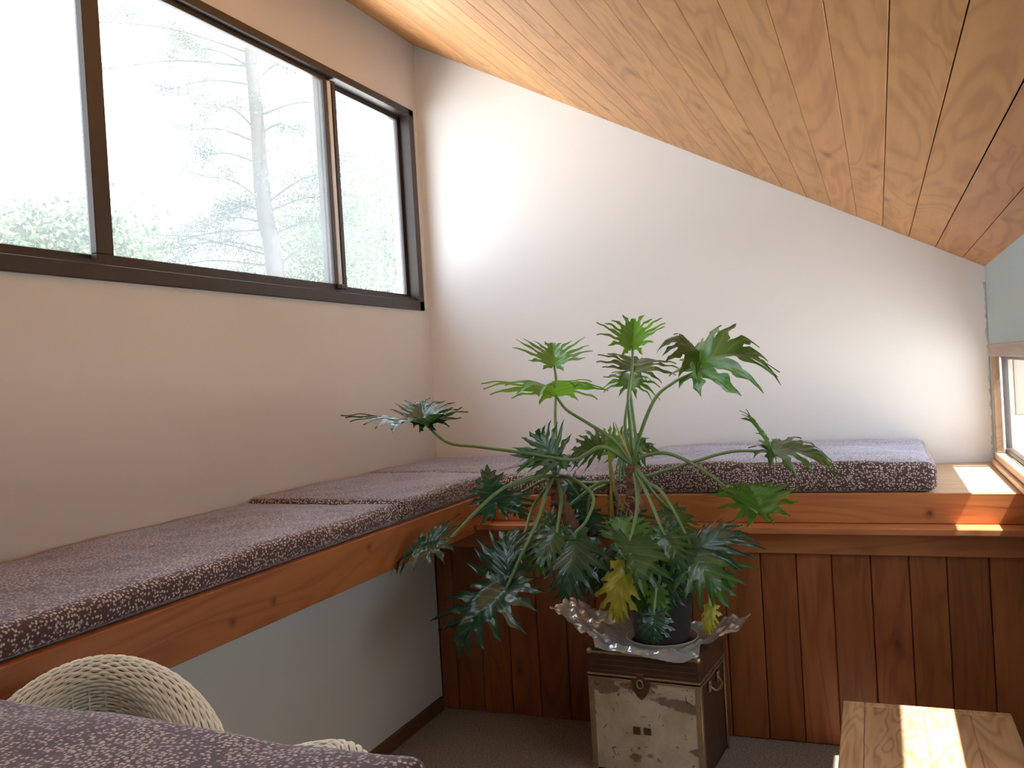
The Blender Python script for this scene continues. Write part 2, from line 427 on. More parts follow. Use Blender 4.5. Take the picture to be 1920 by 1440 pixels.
# ------------------------------------------------------------------ left windows
def frame_box(par, name, x0, x1, y0, y1, z0, z1, mat, bev=.002):
    return obj(name, B(x0, x1, y0, y1, z0, z1, bev), mat, par)
def slider(name, y0, y1, stiles, z0, z1):
    """outer frame y0..y1, fixed panes at the ends, sliding sash between stiles"""
    w = bmesh.new()
    xa, xb = XL-.075, XL+.012
    box(w, xa, xb, y0, y1, z0, z0+.045, .002); box(w, xa, xb, y0, y1, z1-.032, z1, .002)
    box(w, xa, xb, y0, y0+.035, z0, z1, .002); box(w, xa, xb, y1-.045, y1, z0, z1, .002)
    win = structure(obj(name, w, M['bronze']))
    win['label'] = 'bronze framed sliding window of three panes'
    s0, s1 = stiles
    # tracks
    frame_box(win, 'track', XL-.052, XL-.047, y0+.03, y1-.04, z0+.045, z0+.062, M['bronze'], 0)
    frame_box(win, 'track', XL-.012, XL-.007, y0+.03, y1-.04, z0+.045, z0+.060, M['bronze'], 0)
    frame_box(win, 'jamb_liner', XL-.07, XL-.058, y1-.058, y1-.044, z0+.045, z1-.03, M['alu'], 0)
    # fixed panes
    for (a, b) in ((y0+.035, s0+.01), (s1-.01, y1-.045)):
        f = bmesh.new(); t = .022; X0, X1 = XL-.066, XL-.044
        zb = z0+.045+.035
        box(f, X0, X1, a, b, z0+.045, zb, .001); box(f, X0, X1, a, b, z1-.032-.02, z1-.032, .001)
        box(f, X0, X1, a, a+t, zb, z1-.05, .001); box(f, X0, X1, b-t, b, zb, z1-.05, .001)
        fo = obj('fixed_sash', f, M['bronze'], win)
        obj('pane', B(XL-.057, XL-.053, a+t-.004, b-t+.004, zb-.004, z1-.048), M['glass'], fo)
        if a < y0+.05:
            frame_box(win, 'edge_trim', XL-.043, XL-.036, b-.010, b-.003, z0+.08, z1-.05, M['alu'], 0)
    # sliding sash (in front)
    f = bmesh.new(); X0, X1 = XL-.036, XL-.012; zb = z0+.055+.025
    box(f, X0, X1, s0-.035, s1+.012, z0+.055, zb, .002); box(f, X0, X1, s0-.035, s1+.012, z1-.052, z1-.032, .002)
    box(f, X0, X1, s0-.035, s0+.028, zb, z1-.05, .002); box(f, X0, X1, s1-.012, s1+.012, zb, z1-.05, .002)
    fo = obj('sliding_sash', f, M['bronze'], win)
    obj('pane', B(XL-.026, XL-.022, s0+.02, s1-.008, zb-.004, z1-.048), M['glass'], fo)
    # silver interlock on the meeting stile
    st = bmesh.new(); box(st, XL-.040, XL-.010, s1+.014, s1+.040, z0+.06, z1-.045, .002)
    obj('interlock', st, M['alu'], win)
    frame_box(win, 'meeting_stile', XL-.052, XL-.006, s1+.042, s1+.068, z0+.06, z1-.04, M['bronze'])
    lk = bmesh.new(); box(lk, XL-.010, XL+.012, s1-.004, s1+.026, z0+.058, z0+.078, .003)
    obj('latch', lk, M['bronze'], win)
    return win
slider('window_1', W1[0], W1[1], (1.945, 3.128), WZ0, WZ1)

# right window: timber lined, sashes with aluminium edge
w = bmesh.new()
box(w, XR-.012, xq, YW0, YW1, RW1-.045, RW1, .002)
box(w, XR-.004, xq, YW1-.045, YW1, RW0, RW1-.045, .002)
M['weathered'] = mat_wood('weathered_trim', (.44, .31, .21), (.30, .19, .12), 1, .5, .2, var=0)
win3 = structure(obj('window_3', w, M['weathered']))
w = bmesh.new(); box(w, XR-.022, xq+.02, YW0, YW1+.0, RW0-.045, RW0-.022, .003)
obj('sill', w, M['weathered'], win3)
w = bmesh.new(); box(w, XR-.012, XR+.02, YW0, YW1-.045, RW0-.022, RW0+.004, .002)
obj('sill_stop', w, M['weathered'], win3)
ys = [1.19, 2.62, 3.78]
for i in range(2):
    a, b = ys[i]+.005, ys[i+1]-.005
    f = bmesh.new(); X0, X1 = XR+.022, XR+.046
    t = .03
    z0, z1 = RW0-.0, RW1-.045
    box(f, X0, X1, a, b, z0, z0+.022, .002); box(f, X0, X1, a, b, z1-.014, z1, .002)
    box(f, X0, X1, a, a+t, z0+.02, z1-.013, .002); box(f, X0, X1, b-t, b, z0+.02, z1-.013, .002)
    fo = obj('sash', f, M['bronze'], win3)
    obj('pane', B(XR+.032, XR+.036, a+t-.004, b-t+.004, z0+.018, z1-.01), M['glass_r'], fo)
    obj('edge_trim', B(XR+.014, XR+.021, b-t-.012, b-t, z0+.004, z1-.003, .001), M['alu'], fo)
# ragged plaster bead in the corner by the right window
bm = bmesh.new()
pts = [Vector((XR-.002+random.uniform(-.002, .002), YB-.004, RW0-.03+(cz(XR)-.03-RW0)*k/60)) for k in range(61)]
tube(bm, pts, .006, 5, True, lambda i, k: .5+1.0*noise.noise(Vector((i*.9, k*.7, 2)))+.3)
structure(obj('trim_1', bm, M['green'], None, True))

# ------------------------------------------------------------------ built-in benches
bl = thing('window_bench', 'long cushioned timber bench built along the left wall under the window', 'bench', (0, 0, 0))
obj('fascia_board', B(-1.422, -1.400, YR+.02, 3.058, .704, ST, .002), M['fascia_y'], bl)
obj('seat_board', B(XL+.003, -1.424, YR+.02, 3.90-.003, ST-.022, ST-.002, .002), M['seat'], bl)
obj('support_rail', B(XK-.06, -1.43, YR+.05, 3.04, .712, ST-.024, .002), M['base'], bl)
YF = 3.04
bb = thing('corner_bench', 'timber bench with planked front built along the back wall', 'bench', (0, 0, 0))
obj('fascia_board', B(-1.399, XR-.003, YF, YF+.022, .736, ST+.0, .002), M['fascia_x'], bb)
obj('seat_board', B(-1.420, XR-.003, YF+.024, YB-.003, ST-.022, ST-.002, .002), M['seat'], bb)
obj('ledge', B(-1.399, XR-.003, 2.955, YF+.022, .714, .735, .003, 2), M['rail'], bb)
obj('apron_rail', B(XK+.002, XR-.003, YF-.004, YF+.018, .635, .713, .002), M['rail'], bb)
pe = [XK+.003, -1.56, -1.45, -1.335, -1.22, -1.105, -.988, -.872, -.756, -.64, -.524, -.403, -.288, -.177, -.059, .054, .162, .28, XR-.003]
for i in range(len(pe)-1):
    a, b = pe[i], pe[i+1]
    y = YF+.020+random.uniform(-.0015, .0015)
    bm = B(a-(a+b)/2+.0013, b-(a+b)/2-.0013, 0, .016, 0, .63, .0022)
    obj('plank', bm, M['panel'], bb, loc=((a+b)/2, y, .003))
obj('backing', B(XK+.002, XR-.003, YF+.040, YF+.055, .003, .63), M['base'], bb)

def cushion(label, x0, x1, y0, y1, z0, z1, seed, r=.022, amp=.006, rz=0, group='printed bench cushions', piv=None):
    nx, ny = max(6, int((x1-x0)/.03)), max(6, int((y1-y0)/.03))
    bm = bmesh.new(); h = z1-z0
    # superellipsoid-like slab: grid in a rounded section
    cx, cy = (x0+x1)/2, (y0+y1)/2; hx, hy = (x1-x0)/2, (y1-y0)/2
    def pos(u, v, w):
        # u,v in [-1,1], w 0..1 height ; round edges
        x, y, z = u*hx, v*hy, w*h
        ix, iy = max(0, abs(x)-(hx-r)), max(0, abs(y)-(hy-r))
        return x, y, z
    bmesh.ops.create_cube(bm, size=1)
    for v in bm.verts: v.co = Vector((v.co.x*2*hx, v.co.y*2*hy, (v.co.z+.5)*h))
    bmesh.ops.bevel(bm, geom=list(bm.edges), offset=r, segments=4, affect='EDGES', profile=.5)
    # slice into a grid so that the top can undulate
    for ax, n, hh in ((0, nx, hx), (1, ny, hy)):
        for k in range(1, n):
            c = -hh+2*hh*k/n
            if abs(abs(c)-hh) < r*1.05: continue
            co_ = Vector((0, 0, 0)); co_[ax] = c; no = Vector((0, 0, 0)); no[ax] = 1
            bmesh.ops.bisect_plane(bm, geom=list(bm.verts)+list(bm.edges)+list(bm.faces), plane_co=co_, plane_no=no)
    for v in bm.verts:
        f = max(0, v.co.z/h)
        n1 = noise.noise(Vector((v.co.x*3.1, v.co.y*3.1, seed)))
        n2 = noise.noise(Vector((v.co.x*11, v.co.y*11, seed+5)))
        e = min(1, min(hx-abs(v.co.x), hy-abs(v.co.y))/.12)
        v.co.z += f*(n1*amp*1.6+n2*amp*.5)-f*(1-max(0, e))**2*amp*.9
        v.co.z = max(0, v.co.z)
        s = math.sin(PI*min(1, max(0, v.co.z/h)))
        v.co.x += (1 if v.co.x > 0 else -1)*s*.003; v.co.y += n2*.003*s
    o = obj('cushion', bm, M['fabric'], None, True, (cx, cy, z0)); o.rotation_euler[2] = rz
    return tag(o, label, 'cushion', group)
CF_ = -1.418
cushion('nearest printed cushion on the left bench, running out of the frame', XL+.006, CF_, .30, 2.455, ST, .897, 1.0)
cushion('short middle printed cushion on the left bench before the corner', XL+.006, CF_, 2.46, 3.215, ST, .905, 2.3)
cushion('printed cushion filling the corner where the two benches meet', XL+.006, CF_, 3.22, YB-.006, ST, .903, 3.7)
cushion('thin printed cushion on the back bench behind the plant', CF_+.004, -.905, YF+.030, YB-.006, ST, .905, 4.1)
cushion('thick printed cushion at the window end of the back bench', -.90, .150, YF+.028, YB-.012, ST, .935, 5.9, .028, .007)

# ------------------------------------------------------------------ metal trunk
TW_, TD, TH = .3626, .2985, .386
TA = -.0803
ux = Vector((math.cos(TA), math.sin(TA), 0)); uy = Vector((-math.sin(TA), math.cos(TA), 0))
tfr = Vector((-.5481, 2.6699, 0)); tc = tfr-ux*TW_/2+uy*TD/2
trunk = thing('metal_trunk', 'small worn tin trunk standing on the carpet under the potted plant', 'trunk', tuple(tc), TA)
hw, hd = TW_/2, TD/2
LZ = TH-.082
M['tin_brown_shade'] = mat_simple('brown_shaded_tin', (.115, .065, .042), .36, .5, 26, .3, .5)  # lid's own brown; on the body it paints in the sides' dark reflection
obj('body', B(-hw+.003, hw-.003, -hd+.004, hd-.003, .002, LZ-.002, .003, 2), M['tin_brown_shade'], trunk)
obj('lit_front', B(-hw+.012, hw-.012, -hd+.0005, -hd+.0045, .010, LZ-.008, .001), M['tin'], trunk)  # thin plate added so the front stays lighter than the shade-coloured sides
obj('lid', B(-hw, hw, -hd, hd, LZ, TH, .004, 2), M['tin_brown_shade'], trunk)
for k in range(3): obj('lid_bead', B(-hw+.01, hw-.01, -hd-.0018, -hd+.001, LZ+.018+k*.017, LZ+.021+k*.017, .0008), M['darkmetal'], trunk)
for z in (LZ-.006, LZ+.006):
    obj('lid_band', B(-hw-.002, hw+.002, -hd-.0025, hd+.0025, z-.003, z+.003, .001), M['brass'], trunk)
for sx in (-1, 1):
    for sy in (-1, 1):
        x0 = sx*hw; y0 = sy*hd
        e = bmesh.new()
        box(e, min(x0, x0-sx*.016)-.001, max(x0, x0-sx*.016)+.001, y0-.002, y0+.002, .002, LZ-.010, .001)
        box(e, x0-.002, x0+.002, min(y0, y0-sy*.016)-.001, max(y0, y0-sy*.016)+.001, .002, LZ-.010, .001)
        obj('edge_strip', e, M['brass'], trunk)
        c = bmesh.new(); bmesh.ops.create_uvsphere(c, u_segments=12, v_segments=8, radius=.010)
        for v in c.verts: v.co = Vector((v.co.x*1.15+x0-sx*.006, v.co.y*1.15+y0-sy*.006, v.co.z*.9+TH-.006))
        obj('corner_cap', c, M['brass'], trunk, True)
for y0 in (-hd, hd):
    obj('lid_edge', B(-hw, hw, y0-.002, y0+.002, TH-.010, TH-.003, .001), M['brass'], trunk)
# latch: shield shaped plate with hasp
lx = -.006
pl = bmesh.new()
shape = [(-.030, .004), (-.030, -.014), (-.024, -.034), (-.012, -.052), (0, -.062), (.012, -.052), (.024, -.034), (.030, -.014), (.030, .004)]
prism(pl, [(lx+a, LZ+b) for a, b in shape], 1, -hd-.0045, -hd-.001)
la = obj('latch_plate', pl, M['darkmetal'], trunk)
h = bmesh.new(); box(h, lx-.012, lx+.012, -hd-.010, -hd-.0045, LZ-.044, LZ+.022, .003, 2)
obj('hasp', h, M['darkmetal'], la)
h = bmesh.new(); tube(h, [Vector((lx+.010*math.cos(a), -hd-.012, LZ-.010+.013*math.sin(a))) for a in [2*PI*k/16 for k in range(17)]], .0022, 6)
obj('ring', h, M['brass'], la, True)
for k, xx in enumerate((-.022, .012)):
    h = bmesh.new(); box(h, lx+xx-.012, lx+xx+.012, -hd-.0035, -hd+.002, LZ-.172+k*.002, LZ-.148, .001)
    obj('label_holder', h, M['darkmetal'], trunk)
h = bmesh.new()
tube(h, catmull([Vector((hw+.002, -.05, .27)), Vector((hw+.018, -.03, .255)), Vector((hw+.020, .03, .255)), Vector((hw+.002, .05, .27))], 6), .004, 8)
obj('handle', h, M['brass'], trunk, True)
for yy in (-.05, .05):
    obj('handle_mount', B(hw-.001, hw+.006, yy-.012, yy+.012, .255, .287, .002), M['brass'], trunk)

# plastic sheet on the trunk
pc = Vector((tc.x+.012, tc.y-.005, 0))
pb = bmesh.new(); nx, ny = 110, 80
LT = W(1036, 1158, 2.76)-pc; RT = W(1390, 1166, 2.86)-pc
grid = []
for i in range(nx+1):
    row = []
    for j in range(ny+1):
        u = i/nx*2-1; v = j/ny*2-1
        hx = (.355 if u < 0 else .290); hyf = .172+.022*min(1, max(-1, u*1.6)) if v < 0 else .145
        taper = 1-.55*max(0, abs(u)-.45)/.55
        x = u*hx; y = v*hyf*taper
        if v < 0 and u > .35: y *= 1-.25*(u-.35)
        z = TH+.003
        out = max(0, abs(x)-.15)
        z += out*(.36 if u < 0 else .52)
        # edge lips turned up, pressed flat where the saucer stands
        rr = math.hypot(x, y)
        cr = (.012-abs(noise.noise(Vector((x*13, y*13, 1))))*.030+abs(noise.noise(Vector((x*29, y*29, 4))))*.018+abs(noise.noise(Vector((x*8, y*8, 7))))*.032+abs(noise.noise(Vector((x*60, y*60, 2))))*.006)
        k = min(1, max(0, (rr-.125)/.05))
        z += (cr+.004)*k+.0015
        z = max(z, TH+.0025)
        if y < -.152 and abs(x) < .19: z = TH+.004-(-.152-y)*.45+cr*.4
        row.append(pb.verts.new((x, y, z)))
    grid.append(row)
for i in range(nx):
    for j in range(ny):
        pb.faces.new((grid[i][j], grid[i+1][j], grid[i+1][j+1], grid[i][j+1]))
sheet = obj('plastic_sheet', pb, M['plastic'], None, True, (pc.x, pc.y, 0))
sheet.rotation_euler[2] = TA
tag(sheet, 'crumpled clear plastic sheet spread over the trunk beneath the plant pot', 'plastic sheet')

# saucer + pot
px_, py_ = pc.x+.010, pc.y+.004
sb = bmesh.new(); lathe(sb, [(.0001, TH+.0045), (.100, TH+.0045), (.112, TH+.018), (.116, TH+.019), (.116, TH+.016), (.103, TH+.0035)], 40, 0, 0)
s_ = obj('saucer', sb, M['saucer'], None, True, (px_, py_, .0)); tag(s_, 'ivory plant saucer on the plastic sheet under the dark pot', 'saucer')
plant = thing('potted_philodendron', 'tall split-leaf philodendron with two bare stems in a dark pot', 'plant', (px_, py_, TH+.0065))
O = Vector((px_, py_, TH+.0065))
pb = bmesh.new()
lathe(pb, [(.0001, .0), (.082, .0), (.088, .01), (.112, .185), (.120, .187), (.121, .215), (.112, .216), (.108, .19), (.100, .17)], 40)
obj('pot', pb, M['pot'], plant, True)
sb = bmesh.new(); bmesh.ops.create_grid(sb, x_segments=24, y_segments=24, size=.5)
for v in sb.verts:
    a, b = v.co.x*2, v.co.y*2
    x_, y_ = a*math.sqrt(1-b*b/2), b*math.sqrt(1-a*a/2)
    v.co = Vector((x_*.104, y_*.104, .183+.010*noise.noise(Vector((x_*6, y_*6, 3)))))
obj('soil', sb, M['soil'], plant, True)

# ------------------------------------------------------------------ plant
def stem(points, r0, r1, seed):
    pts = catmull([p-O for p in points], 14)
    b = bmesh.new()
    tube(b, pts, lambda t: (r0+(r1-r0)*t)*(1+.10*math.sin(t*60)), 14, True,
         lambda i, k: 1+.38*noise.noise(Vector((i*.8, k*1.3, seed)))+(.35 if (i*5+k*3) % 11 == 0 else 0))
    return obj('stem', b, M['stem'], plant, True)
crownB = W(1187, 872, 2.80); crownA = W(1040, 892, 2.76)
base = Vector((px_, py_, TH+.17))
stem([base+Vector((.0, .0, 0)), W(1190, 1000, 2.83), W(1188, 940, 2.81), crownB], .027, .022, 1)
stem([base+Vector((-.055, -.01, 0)), W(1100, 1040, 2.80), W(1062, 970, 2.78), W(1042, 920, 2.765), crownA], .029, .023, 5)
stem([base+Vector((-.03, .04, 0)), W(1160, 1000, 2.87), W(1150, 930, 2.87), W(1148, 905, 2.87)], .026, .014, 9)
# aerial roots and old sheaths
for k in range(26):
    a0 = random.choice((W(1185, 930, 2.80), W(1187, 960, 2.81), W(1160, 950, 2.86), W(1048, 940, 2.77)))-O
    a0 += Vector((random.uniform(-.012, .012), random.uniform(-.02, 0), random.uniform(-.05, .04)))
    dx = random.uniform(-.05, .045); L = random.uniform(.02, .06)
    p = [a0, a0+Vector((dx*.6, random.uniform(-.03, 0), random.uniform(-.005, .015))), a0+Vector((dx, random.uniform(-.03, .01), -L))]
    b = bmesh.new(); tube(b, catmull(p, 6), lambda t: .0024*(1-.6*t), 6)
    obj('aerial_root', b, M['root'], plant, True)

LOBES = [  # origin v on midrib, tip (u, v), notch radius fraction
    (-.02, (.30, -.40)), (.0, (.72, -.27)), (.05, (1.0, .02)), (.14, (1.0, .34)), (.27, (.80, .60)), (.44, (.54, .80)), (.62, (.28, .94))]
def leaf(Bp, Tp, Lp, Rp, mat='leaf', bow=.10, droop=.10, seed=0, ls=1.0, deep=.40):
    rnd = random.Random(seed*13+5)
    T = Tp-Bp; Ls = Lp-(Bp+T*.10); Rs = Rp-(Bp+T*.10)
    n = (Rs-Ls).cross(T).normalized()
    if n.z < 0: n = -n
    ln = max(T.length, (Rs-Ls).length*.45)
    bm = bmesh.new(); vl = bm.verts.layers.float.new('vein')
    def P(u, v, extra=0):
        side = Rs if u > 0 else Ls
        p = Bp+T*v+side*abs(u)
        z = bow*ln*(4*v*(1-v) if v > 0 else v*.9)-droop*ln*(u*u)-droop*.6*ln*max(0, v-.6)**2*3
        z += extra*ln+ln*.035*noise.noise(Vector((u*5, v*5, seed*3.1)))
        return p+n*z-O
    cols = (-1, -.45, 0, .45, 1)
    for sgn in (-1, 1):
        lob = []
        for (mv, (tu, tv)) in LOBES:
            j = .09
            lob.append((mv, Vector((tu*(1+rnd.uniform(-j, j)*1.6), tv+rnd.uniform(-.05, .05)))))
        nl = len(lob)
        notch = []; bnd = []
        for i in range(nl-1):
            m0, t0 = lob[i]; m1, t1 = lob[i+1]
            mid = Vector((0, (m0+m1)/2)); tt = (t0+t1)/2
            notch.append(mid+(tt-mid)*(deep*.80+rnd.uniform(-.04, .06))); bnd.append(mid)
        first_n = Vector((.05, -.14)); last_n = Vector((.060, .84))
        notch = [first_n]+notch+[last_n]; bnd = [Vector((0, -.01))]+bnd+[Vector((0, .78))]
        for i in range(nl):
            mv, tip = lob[i]
            M0 = Vector((0, max(mv, 0))); NL, NR = notch[i], notch[i+1]; BL, BR = bnd[i], bnd[i+1]
            Cw = (NL+NR)/2; wd = (NR-NL)/2
            ax = (tip-Cw); al = ax.length; axn = ax/al; pn = Vector((-axn.y, axn.x))
            if pn.dot(wd) < 0: pn = -pn
            w0 = min(.056, wd.length*.9)*ls**.5
            lift = rnd.uniform(-.05, .05); ph = rnd.uniform(0, 6); curl = rnd.uniform(-.10, .10)
            rows = []
            K1, K2 = 4, 11
            for k in range(K1+1):
                f = k/K1
                l = BL.lerp(NL, f); r = BR.lerp(NR, f); c = M0.lerp(Cw, f)
                rows.append((l, c, r, 0, f))
            for k in range(1, K2+1):
                g = k/K2
                c = Cw+ax*g+pn*curl*al*g*g
                base_w = wd*(1-min(1, g*4.2))**1.6
                prof = (1-g**2.6)**.8*(.72+.5*math.sin(PI*min(1, g*1.15)))
                tl = 1+.75*max(0, math.sin(g*8.5+ph))-.18
                tr = 1+.75*max(0, math.sin(g*8.5+ph+2.4))-.18
                wl = w0*prof*tl; wr = w0*prof*tr
                l = c-pn*wl-base_w; r = c+pn*wr+base_w
                rows.append((l, c, r, g, 1))
            vr = []
            for (l, c, r, g, f) in rows:
                line = []
                for q in cols:
                    s = c.lerp(r, q) if q >= 0 else c.lerp(l, -q)
                    ex = lift*g*g-.10*g*g+.018*(abs(q))*(1 if f == 1 else f)
                    v = bm.verts.new(P(sgn*max(0, s.x), s.y, ex)); v[vl] = 1.0 if q == 0 else 0.0
                    line.append(v)
                vr.append(line)
            for a, b in zip(vr, vr[1:]):
                for q in range(4):
                    f4 = (a[q], a[q+1], b[q+1], b[q])
                    bm.faces.new(f4 if sgn > 0 else f4[::-1])
        # half of the terminal lobe
        rows = []; K2 = 10
        for k in range(K2+1):
            g = k/K2; y = .78+.26*g
            w = (.060+.03*math.sin(PI*g))*(1-g**2.2)**.8*(1+.4*max(0, math.sin(g*9+seed)))*ls**.5
            line = []
            for q in (0, .45, 1):
                v = bm.verts.new(P(sgn*w*q, y if q == 0 or g > .3 else y+.06*q*(1-g/.3), -.08*g*g+.015*q)); v[vl] = 1.0 if q == 0 else 0.0
                line.append(v)
            rows.append(line)
        for a, b in zip(rows, rows[1:]):
            for q in range(2):
                f4 = (a[q], a[q+1], b[q+1], b[q]); bm.faces.new(f4 if sgn > 0 else f4[::-1])
    bmesh.ops.remove_doubles(bm, verts=bm.verts, dist=.0006)
    me = bpy.data.meshes.new('leaf')
    # consistent facing: top side along n
    bm.normal_update()
    s = sum(f.normal.dot(n)*f.calc_area() for f in bm.faces)
    if s < 0: bmesh.ops.reverse_faces(bm, faces=bm.faces)
    bm.to_mesh(me); bm.free()
    for p in me.polygons: p.use_smooth = True
    me.materials.append(M[mat])
    o = bpy.data.objects.new('leaf', me); COL.objects.link(o); o.parent = plant
    if mat == 'leaf_y': o['label'] = 'yellowing leaf'
    return o
def petiole(pts, r=.0050, mat='petiole'):
    b = bmesh.new(); tube(b, catmull([p-O for p in pts], 8), lambda t: r*(1.35-.55*t), 8)
    return obj('petiole', b, M[mat], plant, True)
def P3(t): return W(*t)
cB = (1187, 872, 2.80); cA = (1040, 892, 2.76)
